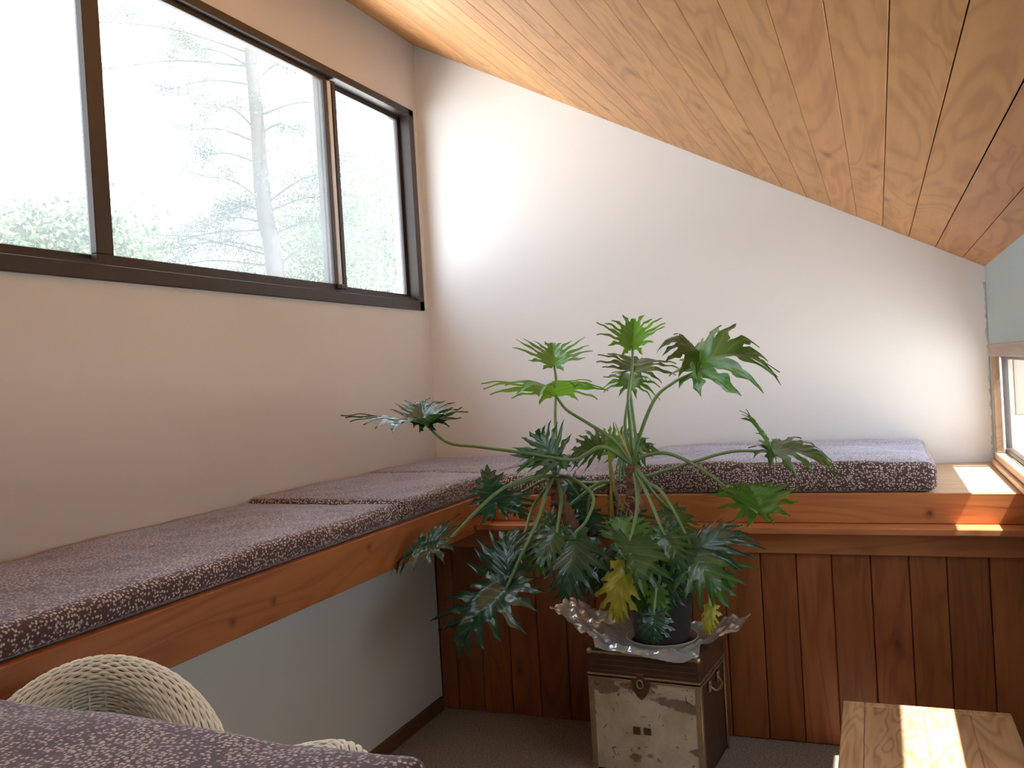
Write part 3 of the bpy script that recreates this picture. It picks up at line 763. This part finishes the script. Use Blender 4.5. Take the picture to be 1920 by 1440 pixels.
LEAVES = [
 # petiole way-points ; base ; tip ; left ; right ; material ; kwargs
 ([cB, (1181, 790, 2.79), (1178, 745, 2.79), (1185, 690, 2.79)], (1186, 652, 2.79), (1188, 596, 2.62), (1118, 612, 2.80), (1247, 606, 2.84), 'leaf_b', dict(bow=-.05, droop=-.05, seed=1, deep=.45)),
 ([cB, (1172, 800, 2.84), (1182, 730, 2.86)], (1188, 697, 2.86), (1200, 672, 3.05), (1112, 662, 2.88), (1274, 687, 2.86), 'leaf', dict(bow=.05, droop=.05, seed=2)),
 ([cB, (1192, 830, 2.86), (1187, 780, 2.90), (1183, 745, 2.90)], (1180, 726, 2.90), (1182, 702, 3.10), (1125, 698, 2.92), (1240, 716, 2.90), 'leaf_b', dict(bow=.06, droop=.12, seed=3)),
 ([cB, (1200, 815, 2.77), (1228, 748, 2.74), (1262, 718, 2.72)], (1302, 698, 2.72), (1454, 700, 2.66), (1322, 618, 2.86), (1392, 722, 2.50), 'leaf', dict(bow=.28, droop=.12, seed=4, ls=1.1)),
 ([cB, (1200, 815, 2.77), (1228, 748, 2.74), (1262, 718, 2.72)][:0], (1312, 672, 2.73), (1236, 648, 2.80), (1300, 640, 2.84), (1262, 690, 2.60), 'leaf', dict(bow=.22, droop=.1, seed=44, ls=1.1)),
 ([cA, (1044, 850, 2.86), (1041, 780, 2.92), (1043, 720, 2.95)], (1039, 684, 2.95), (1036, 642, 3.05), (970, 648, 2.93), (1107, 650, 2.95), 'leaf_b', dict(bow=-.02, droop=-.03, seed=5)),
 ([cB, (1150, 825, 2.76), (1100, 792, 2.72), (1062, 768, 2.70)], (1042, 742, 2.70), (1012, 728, 2.50), (902, 712, 2.74), (1143, 706, 2.76), 'leaf_b', dict(bow=.10, droop=.18, seed=6, ls=1.1)),
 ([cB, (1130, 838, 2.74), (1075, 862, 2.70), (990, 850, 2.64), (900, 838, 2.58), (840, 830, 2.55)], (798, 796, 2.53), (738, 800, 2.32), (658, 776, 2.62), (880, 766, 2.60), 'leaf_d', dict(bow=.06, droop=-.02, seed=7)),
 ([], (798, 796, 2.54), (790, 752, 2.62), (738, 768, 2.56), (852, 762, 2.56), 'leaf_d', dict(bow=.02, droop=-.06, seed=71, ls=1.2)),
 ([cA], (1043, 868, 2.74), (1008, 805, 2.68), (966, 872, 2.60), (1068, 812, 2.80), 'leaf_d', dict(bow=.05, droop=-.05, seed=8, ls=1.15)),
 ([cA, (1060, 862, 2.78)], (1062, 862, 2.72), (972, 878, 2.60), (1010, 880, 2.52), (1020, 840, 2.80), 'leaf', dict(bow=.12, droop=.1, seed=88)),
 ([cB, (1160, 850, 2.84)], (1128, 838, 2.86), (1070, 856, 2.76), (1098, 878, 2.72), (1110, 796, 2.92), 'leaf', dict(bow=.1, droop=.06, seed=9, ls=1.1)),
 ([cB], (1172, 838, 2.88), (1232, 842, 2.84), (1170, 800, 2.96), (1170, 900, 2.80), 'leaf', dict(bow=.12, droop=.06, seed=10, ls=1.1)),
 ([(1160, 905, 2.87)], (1165, 850, 2.92), (1125, 808, 2.95), (1108, 850, 2.90), (1178, 800, 2.96), 'leaf_b', dict(bow=.05, droop=.1, seed=11, ls=1.2)),
 ([cB, (1208, 892, 2.78), (1240, 884, 2.76), (1300, 866, 2.74), (1370, 847, 2.72)], (1442, 846, 2.70), (1566, 872, 2.64), (1468, 806, 2.86), (1500, 872, 2.52), 'leaf', dict(bow=.10, droop=.10, seed=12, ls=.9)),
 ([], (1442, 846, 2.70), (1398, 782, 2.74), (1420, 790, 2.84), (1450, 822, 2.62), 'leaf', dict(bow=.06, droop=.1, seed=122, ls=1.0)),
 ([cB, (1205, 856, 2.78), (1250, 850, 2.76), (1305, 873, 2.72), (1350, 905, 2.70), (1392, 940, 2.70)], (1420, 962, 2.70), (1402, 905, 2.58), (1338, 930, 2.72), (1500, 928, 2.70), 'leaf', dict(bow=.06, droop=.08, seed=13, ls=1.3, deep=.5)),
 ([cB, (1212, 902, 2.74), (1240, 922, 2.70), (1270, 970, 2.66)], (1298, 1030, 2.62), (1362, 1132, 2.50), (1400, 1012, 2.62), (1238, 1090, 2.58), 'leaf', dict(bow=.10, droop=.06, seed=14, ls=1.1)),
 ([], (1298, 1030, 2.63), (1408, 1008, 2.60), (1322, 968, 2.72), (1392, 1045, 2.52), 'leaf_d', dict(bow=.10, droop=.12, seed=144, ls=1.2)),
 ([cB, (1195, 935, 2.74), (1190, 980, 2.66)], (1180, 1016, 2.62), (1206, 1108, 2.50), (1126, 1000, 2.62), (1286, 1010, 2.64), 'leaf', dict(bow=.08, droop=.08, seed=15, ls=1.35, deep=.5)),
 ([], (1180, 1016, 2.63), (1152, 968, 2.68), (1124, 1002, 2.66), (1228, 986, 2.66), 'leaf_b', dict(bow=.04, droop=.08, seed=155, ls=1.4, deep=.55)),
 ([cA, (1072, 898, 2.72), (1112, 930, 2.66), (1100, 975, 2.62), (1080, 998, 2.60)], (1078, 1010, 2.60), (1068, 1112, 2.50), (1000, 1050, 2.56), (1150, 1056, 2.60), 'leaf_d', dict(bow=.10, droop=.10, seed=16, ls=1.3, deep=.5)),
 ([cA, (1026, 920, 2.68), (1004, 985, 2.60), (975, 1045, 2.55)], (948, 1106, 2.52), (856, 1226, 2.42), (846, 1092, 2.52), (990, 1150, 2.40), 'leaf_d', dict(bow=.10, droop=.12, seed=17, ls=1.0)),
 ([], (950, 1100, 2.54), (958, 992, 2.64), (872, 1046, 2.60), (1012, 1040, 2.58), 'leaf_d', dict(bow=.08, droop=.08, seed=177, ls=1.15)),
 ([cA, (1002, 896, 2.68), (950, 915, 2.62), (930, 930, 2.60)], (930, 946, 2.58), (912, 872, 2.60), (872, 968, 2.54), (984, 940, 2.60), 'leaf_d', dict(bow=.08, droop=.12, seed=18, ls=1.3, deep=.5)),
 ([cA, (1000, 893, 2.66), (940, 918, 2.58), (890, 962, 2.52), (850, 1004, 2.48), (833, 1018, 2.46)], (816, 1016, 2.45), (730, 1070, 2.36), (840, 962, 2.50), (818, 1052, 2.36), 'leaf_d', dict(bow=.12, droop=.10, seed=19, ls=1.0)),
 ([(1190, 1075, 2.76), (1185, 1040, 2.62)], (1172, 1066, 2.56), (1158, 1168, 2.54), (1118, 1096, 2.56), (1208, 1104, 2.56), 'leaf_y', dict(bow=.05, droop=.04, seed=20, ls=1.5, deep=.55)),
 ([(1205, 1075, 2.76), (1235, 1078, 2.60)], (1232, 1108, 2.56), (1242, 1168, 2.55), (1208, 1118, 2.57), (1262, 1116, 2.57), 'leaf_b', dict(bow=.05, droop=.04, seed=21, ls=1.5, deep=.6)),
 ([(1210, 1075, 2.76), (1228, 1090, 2.58)], (1226, 1154, 2.52), (1226, 1208, 2.50), (1190, 1168, 2.53), (1264, 1168, 2.53), 'leaf_d', dict(bow=.08, droop=.08, seed=22, ls=1.7, deep=.68)),
 ([(1230, 1078, 2.76), (1318, 1090, 2.62)], (1332, 1138, 2.58), (1328, 1192, 2.56), (1310, 1160, 2.58), (1352, 1158, 2.58), 'leaf_y', dict(bow=.05, droop=.06, seed=23, ls=1.6, deep=.6)),
 ([cA, (1062, 900, 2.82)], (1086, 930, 2.88), (1098, 985, 2.88), (1060, 945, 2.88), (1118, 920, 2.90), 'leaf_d', dict(bow=.05, droop=.05, seed=24, ls=1.4, deep=.5)),
 ([(1148, 905, 2.87), (1120, 908, 2.84), (1065, 950, 2.80)], (1035, 975, 2.78), (985, 1010, 2.74), (1012, 950, 2.80), (1040, 1010, 2.74), 'leaf', dict(bow=.06, droop=.08, seed=25, ls=1.2)),
 ([(1148, 905, 2.87), (1110, 925, 2.86)], (1100, 965, 2.86), (1130, 1010, 2.84), (1062, 985, 2.85), (1150, 970, 2.86), 'leaf_d', dict(bow=.05, droop=.05, seed=26, ls=1.4, deep=.5)),
 ([cB, (1230, 930, 2.84)], (1262, 958, 2.84), (1282, 1010, 2.80), (1215, 965, 2.84), (1310, 975, 2.82), 'leaf', dict(bow=.06, droop=.08, seed=27, ls=1.3, deep=.5)),
 ([(1210, 1060, 2.76), (1240, 1040, 2.70)], (1262, 1052, 2.68), (1250, 1120, 2.62), (1212, 1080, 2.66), (1302, 1092, 2.64), 'leaf', dict(bow=.08, droop=.08, seed=28, ls=1.3)),
 ([(1190, 1060, 2.76), (1140, 1030, 2.70)], (1132, 1040, 2.68), (1120, 1110, 2.62), (1090, 1080, 2.64), (1172, 1060, 2.66), 'leaf_d', dict(bow=.08, droop=.08, seed=29, ls=1.3)),
 ([cA, (1010, 905, 2.80), (975, 925, 2.84)], (960, 930, 2.85), (985, 975, 2.84), (930, 940, 2.86), (1000, 930, 2.86), 'leaf_d', dict(bow=.06, droop=.08, seed=30, ls=1.3)),
 ([cA, (1000, 950, 2.80), (985, 1000, 2.72)], (985, 1012, 2.70), (940, 1062, 2.68), (930, 1005, 2.72), (1010, 1070, 2.66), 'leaf', dict(bow=.06, droop=.1, seed=31, ls=1.2)),
 ([(1205, 1075, 2.76), (1215, 1050, 2.64)], (1236, 1062, 2.62), (1262, 1140, 2.56), (1205, 1095, 2.60), (1296, 1100, 2.60), 'leaf_d', dict(bow=.08, droop=.08, seed=41, ls=1.2)),
 ([(1190, 1075, 2.76), (1200, 1060, 2.66)], (1206, 1076, 2.62), (1200, 1146, 2.58), (1172, 1112, 2.60), (1244, 1106, 2.60), 'leaf', dict(bow=.08, droop=.08, seed=42, ls=1.3)),
 ([cB, (1215, 930, 2.72), (1238, 985, 2.64)], (1248, 1004, 2.62), (1292, 1082, 2.56), (1212, 1042, 2.60), (1312, 1010, 2.62), 'leaf', dict(bow=.08, droop=.08, seed=43, ls=1.2)),
 ([cA, (1052, 930, 2.70), (1046, 985, 2.62)], (1044, 1000, 2.60), (1006, 1076, 2.52), (986, 1012, 2.60), (1080, 1050, 2.56), 'leaf', dict(bow=.08, droop=.08, seed=45, ls=1.1)),
 ([(1190, 1050, 2.76), (1110, 1060, 2.68)], (1098, 1060, 2.66), (1052, 1122, 2.60), (1036, 1070, 2.64), (1128, 1106, 2.62), 'leaf_d', dict(bow=.08, droop=.08, seed=46, ls=1.2)),
 ([(1215, 1060, 2.78), (1290, 1050, 2.74)], (1318, 1052, 2.72), (1378, 1098, 2.66), (1352, 1030, 2.72), (1318, 1118, 2.66), 'leaf', dict(bow=.08, droop=.08, seed=47, ls=1.1)),
 ([(1148, 905, 2.87), (1160, 940, 2.82)], (1178, 968, 2.80), (1212, 1024, 2.76), (1142, 1000, 2.78), (1240, 972, 2.80), 'leaf_d', dict(bow=.08, droop=.08, seed=48, ls=1.2)),
 ([(1148, 905, 2.87), (1100, 905, 2.92)], (1076, 900, 2.93), (1046, 946, 2.92), (1040, 905, 2.93), (1104, 948, 2.92), 'leaf_d', dict(bow=.08, droop=.08, seed=49, ls=1.2)),
]
for (pp, b, t, l, r, mt_, kw) in LEAVES:
    Bv = P3(b)
    leaf(Bv, P3(t), P3(l), P3(r), mt_, **kw)
    if pp: petiole([P3(q) for q in pp]+[Bv], mat='petiole_y' if mt_ == 'leaf_y' else 'petiole')
# sheath shoots at the crowns
for q in ([(1187, 872, 2.80), (1168, 830, 2.78), (1152, 790, 2.76)], [(1150, 925, 2.84), (1144, 870, 2.80), (1138, 830, 2.78)], [(1150, 1000, 2.84), (1146, 940, 2.82), (1144, 905, 2.80)]):
    b = bmesh.new(); tube(b, catmull([P3(a)-O for a in q], 8), lambda t: .0065*math.sin(PI*min(.98, .25+t*.75)), 8)
    obj('sheath', b, M['petiole_y'], plant, True)

# ------------------------------------------------------------------ coffee table
tb = thing('side_table', 'low varnished wooden table with a sunlit top in front of the planked bench', 'table', (-.131+.192, 2.443, 0), math.radians(.4))
tz = .38; w2 = .192; dp = .62
obj('edge_board', B(-w2, -w2+.052, -dp, 0, tz-.028, tz, .003, 2), M['table'], tb)
obj('end_board', B(-w2+.0525, w2, -.028, 0, tz-.028, tz, .003, 2), M['table'], tb)
obj('top_board', B(-w2+.0525, -.005, -dp, -.0285, tz-.028, tz, .002), M['table'], tb)
obj('top_board', B(-.0045, .10, -dp, -.0285, tz-.028, tz, .002), M['table'], tb)
obj('top_board', B(.1005, w2, -dp, -.0285, tz-.028, tz, .003), M['table'], tb)
for sx in (-1, 1):
    for y0 in (-.055, -dp+.02):
        obj('leg', B(sx*(w2-.045)-.02, sx*(w2-.045)+.02, y0, y0+.035, .0015, tz-.0285, .003), M['table'], tb)
obj('apron', B(-w2+.046, w2-.046, -.050, -.030, tz-.09, tz-.0285, .002), M['table'], tb)
obj('apron', B(-w2+.046, w2-.046, -dp+.03, -dp+.05, tz-.09, tz-.0285, .002), M['table'], tb)

# ------------------------------------------------------------------ wicker chair
CA = math.radians(40); CC = Vector((-1.155, .992, 0))
chair = thing('wicker_chair', 'cream wicker armchair with a rolled rim beside the left bench', 'chair', tuple(CC), CA)
HWC = .14; ARM = .28; FLARE = .20; TOT = 2*ARM+PI*HWC
def plan(s):
    """U-shaped plan, s 0..1 from right arm front over the back to left arm front"""
    d = s*TOT
    def fw(q): return HWC+FLARE*(1-math.cos(PI*min(1, q/.55)))/2
    if d < ARM: return Vector((fw((ARM-d)/ARM), -(ARM-d), 0)), Vector((1, 0, 0))
    if d > TOT-ARM: return Vector((-fw((d-TOT+ARM)/ARM), -(d-TOT+ARM), 0)), Vector((-1, 0, 0))
    t = (d-ARM)/HWC
    return Vector((HWC*math.cos(t), HWC*math.sin(t), 0)), Vector((math.cos(t), math.sin(t), 0))
def rim_z(s):
    k = abs(s-.5)*TOT/HWC/math.radians(80)
    q = max(0, (ARM-min(s, 1-s)*TOT)/ARM)
    return .71+.12*max(0, math.cos(min(1, k)*PI/2))+.026*math.exp(-((q-.5)/.2)**2)
RR = .043
def surf(s, v):
    """v 0..1: inside from the seat up, over the roll, down the outside"""
    p, n = plan(s); z = rim_z(s)
    li, lr, lo = .36, PI*1.25*RR, .50
    tot = li+lr+lo; d = v*tot
    if d < li: return p-n*RR*.2+Vector((0, 0, (z-RR)-li+d))
    if d < li+lr:
        a = (d-li)/RR
        return p+n*(RR*.8-RR*math.cos(a))+Vector((0, 0, z-RR+RR*math.sin(a)))
    a = PI*1.25
    e = p+n*(RR*.8-RR*math.cos(a))+Vector((0, 0, z-RR+RR*math.sin(a)))
    dd = (d-li-lr)/lo
    zt = e.z; return Vector((e.x, e.y, zt+(0.16-zt)*dd))-n*.006*dd
NS = 150; NV = 176
bm = bmesh.new()
for r in range(NV):
    v = (r+.5)/NV
    pts = []
    for i in range(NS+1):
        s = i/NS
        q = surf(s, v); e1 = surf(min(1, s+.01), v)-surf(max(0, s-.01), v); e2 = surf(s, min(1, v+.004))-surf(s, max(0, v-.004))
        nn = e1.cross(e2).normalized()
        pts.append(q+nn*(.0016*(1 if (i//2+r) % 2 else -1)*(1 if i % 2 == 0 else 0.9)))
    tube(bm, pts, .0030, 5, False)
wv = obj('weave', bm, M['wicker'], chair, True); wv['kind'] = 'stuff'
bm = bmesh.new()
for i in range(0, NS+1, 4):
    tube(bm, [surf(i/NS, k/40) for k in range(41)], .0026, 5, False)
wv = obj('stake', bm, M['wicker'], chair, True); wv['kind'] = 'stuff'
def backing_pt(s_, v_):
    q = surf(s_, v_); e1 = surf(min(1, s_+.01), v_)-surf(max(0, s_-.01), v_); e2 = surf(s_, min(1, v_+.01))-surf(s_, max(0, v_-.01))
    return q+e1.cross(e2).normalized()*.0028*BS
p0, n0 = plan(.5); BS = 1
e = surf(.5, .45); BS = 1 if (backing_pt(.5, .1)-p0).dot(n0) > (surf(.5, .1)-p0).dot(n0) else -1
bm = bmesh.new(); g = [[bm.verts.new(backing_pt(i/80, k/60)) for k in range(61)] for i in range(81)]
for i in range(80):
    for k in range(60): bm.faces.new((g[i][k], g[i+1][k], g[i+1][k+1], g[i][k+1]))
obj('shade_backing', bm, M['wicker_in'], chair, True)  # solid sheet added behind the weave, coloured as the shade in its gaps
for sx in (-1, 1):
    # rounded arm fronts
    b2 = bmesh.new()
    zz = rim_z(0)
    for r in range(9):
        rr = RR*1.0*(1-r/9)
        tube(b2, [Vector((sx*(HWC+FLARE+RR*.8)+rr*math.cos(a), -ARM-.002, zz-RR+rr*math.sin(a))) for a in [2*PI*k/28 for k in range(29)]], .0030, 5, False)
    obj('arm_end', b2, M['wicker'], chair, True)
sb = bmesh.new(); prism(sb, [(-.33, -.28), (.33, -.28), (.32, -.15), (.135, .0), (.095, .095), (0, .135), (-.095, .095), (-.135, .0), (-.32, -.15)], 2, .36, .40)
obj('seat', sb, M['wicker'], chair)
for sx in (-1, 1):
    for y in (-.25, -.02):
        b = bmesh.new(); tube(b, [Vector((sx*(.10-y*.7), y, .0)), Vector((sx*(.10-y*.7), y, .2)), Vector((sx*(.10-y*.7), y, .37))], .014, 10)
        obj('leg', b, M['wicker'], chair, True)

# big loose cushion lying over the chair arms
c = cushion('large loose printed cushion lying across the wicker chair in the foreground', -.42, .42, -.25, .25, .75, .826, 8.2, .020, .007, group=None)
c.rotation_euler[2] = math.radians(-2.0)
far = Vector((-.945, .957)); a = math.radians(-2.0)
c.location = (far.x+.25*math.sin(a), far.y-.25*math.cos(a), .752)

# ------------------------------------------------------------------ outdoors
structure(obj('ground', B(-60, 60, -60, 60, -2.7, -2.5), M['gravel']))
# lower flat roof outside the right window, and the neighbouring wing of beige boards
rf = obj('flat_roof', B(xq+.12, 7, -6, 9.0, -.2, .42), M['gravel']); structure(rf)
wing = thing('neighbouring_wing', 'beige boarded wing of the building seen through the low right window', 'building', (0, 0, 0))
for k in range(14):
    obj('siding_board', B(xq+.10+k*.30, xq+.10+k*.30+.294, 7.0, 7.03, .80, 3.2, .003), M['siding'], wing)
obj('wall', B(xq+.10, xq+4.4, 7.03, 7.2, .42, 3.2), M['siding'], wing)
obj('foundation', B(xq+.10, xq+4.4, 6.97, 7.03, .42, .795, .004), M['gravel'], wing)

def at_out(px, py, y):   # a point outside the left window
    d = W(px, py, 1)-Vector((0, 0, H)); return Vector((0, 0, H))+d*(y/d.y)
rt = random.Random(3)
def needles(bm, c, R, n, ln=.11, w=.005):
    for _ in range(n):
        p = c+Vector((rt.gauss(0, 1), rt.gauss(0, 1), rt.gauss(0, .55)))*R*.5
        d = Vector((rt.gauss(0, 1), rt.gauss(0, 1), rt.gauss(.2, .7))).normalized()
        s = d.cross(Vector((rt.gauss(0, 1), rt.gauss(0, 1), rt.gauss(0, 1)))).normalized()*w
        a = p; b = p+d*ln
        bm.faces.new((bm.verts.new(a-s), bm.verts.new(a+s), bm.verts.new(b)))
pine = thing('pine_tree', 'tall pine with sparse drooping branches beyond the middle window pane', 'tree', tuple(Vector((at_out(515, 560, 13).x, 13, -2.5))))
PO = pine.location.copy()
TR = [at_out(530, 760, 13.0), at_out(518, 520, 13), at_out(497, 400, 13), at_out(487, 300, 13), at_out(480, 200, 13), at_out(470, 100, 13), at_out(462, -80, 13)]
TR = [Vector((TR[0].x+.1, 13, -2.5))]+TR
b = bmesh.new(); tube(b, catmull([p-PO for p in TR], 6), lambda t: .19-.10*t, 12, True, lambda i, k: 1+.15*noise.noise(Vector((i*.5, k, 1))))
obj('trunk', b, M['bark'], pine, True)
BR = [((512, 470), (330, 465), 0), ((510, 480), (230, 440), .6), ((505, 420), (380, 425), .3), ((500, 405), (430, 395), .3), ((497, 380), (380, 330), -.5), ((492, 310), (370, 295), .2),
      ((488, 270), (350, 245), .5), ((485, 250), (400, 195), -.4), ((500, 380), (640, 320), .2), ((505, 395), (650, 375), .6), ((490, 215), (640, 200), -.3), ((510, 440), (650, 420), .5),
      ((515, 500), (640, 460), 0), ((512, 500), (300, 505), .4), ((478, 130), (340, 90), .3), ((480, 160), (310, 170), .3), ((480, 150), (560, 120), .4), ((470, 100), (190, 40), .3), ((475, 125), (200, 130), .7),
      ((488, 250), (560, 245), .2), ((503, 430), (260, 480), -.6), ((515, 520), (420, 540), .2)]
fol = bmesh.new()
for (p0, p1, dy) in BR:
    A = at_out(*p0, 13); E = at_out(*p1, 13+dy*2); mid = (A+E)/2+Vector((0, 0, .14))
    pts = catmull([A-PO, mid-PO, E-PO], 8)
    b = bmesh.new(); tube(b, pts, lambda t: .024*(1-.75*t), 6)
    n = len(pts)
    for k in range(5, n):
        if rt.random() < .8:
            d = Vector((rt.uniform(-.5, .5), rt.uniform(-.5, .5), rt.uniform(-.05, .28)))*.8
            tube(b, [pts[k], pts[k]+d*.6, pts[k]+d], .006, 4)
            if rt.random() < .75: needles(fol, pts[k]+d, .34, 260)
    obj('branch', b, M['bark'], pine, True)
    needles(fol, pts[-1], .45, 420); needles(fol, pts[-4], .40, 260)
f = obj('foliage', fol, M['needle'], pine); f['kind'] = 'stuff'
# broad-leaved trees behind
def bushy(name, label, cx, cy, y, w, h, n, seed):
    rr = random.Random(seed)
    c = at_out(cx, cy, y)
    t = thing(name, label, 'tree', (c.x, c.y, -2.5), 0, 'broad-leaved trees outside the left window')
    o_ = t.location.copy()
    b = bmesh.new(); tube(b, [Vector((0, 0, 0)), Vector((.1, 0, (c.z+2.5)*.6)), Vector((-.05, .1, c.z+2.5+h*.2))], lambda q: .12-.08*q, 8)
    for k in range(14):
        a = Vector((0, 0, (c.z+2.5)*rr.uniform(.5, 1))); e = Vector((rr.uniform(-w, w), rr.uniform(-w, w)*.7, c.z+2.5+rr.uniform(-h, h)))
        tube(b, catmull([a, (a+e)/2+Vector((0, 0, .2)), e], 4), lambda q: .03*(1-.7*q), 5)
    obj('trunk', b, M['bark'], t, True)
    fb = bmesh.new()
    for _ in range(n):
        k = rr.random()
        p = Vector((rr.gauss(0, .5)*w, rr.gauss(0, .4)*w, c.z+2.5+rr.gauss(0, .5)*h))
        d = Vector((rr.gauss(0, 1), rr.gauss(0, 1), rr.gauss(0, 1))).normalized()*.045; s = d.cross(Vector((rr.gauss(0, 1), rr.gauss(0, 1), rr.gauss(0, 1)))).normalized()*.028
        fb.faces.new([fb.verts.new(q) for q in (p-d, p+s, p+d, p-s)])
    f = obj('foliage', fb, M['bush'], t); f['kind'] = 'stuff'
bushy('broadleaf_tree', 'pale leafy tree right of the pine trunk, low in the middle pane', 610, 480, 18, 1.9, 1.7, 12000, 1)
bushy('broadleaf_tree', 'pale leafy tree filling the narrow right-hand pane', 720, 460, 25, 3.0, 3.1, 15000, 2)
bushy('broadleaf_tree', 'low leafy crown seen at the bottom of the left-hand pane', 110, 470, 8.5, 1.1, .5, 6000, 3)
bushy('broadleaf_tree', 'thin leafy crown low behind the pine, left of its trunk', 400, 520, 33, 5.0, 1.6, 6000, 4)
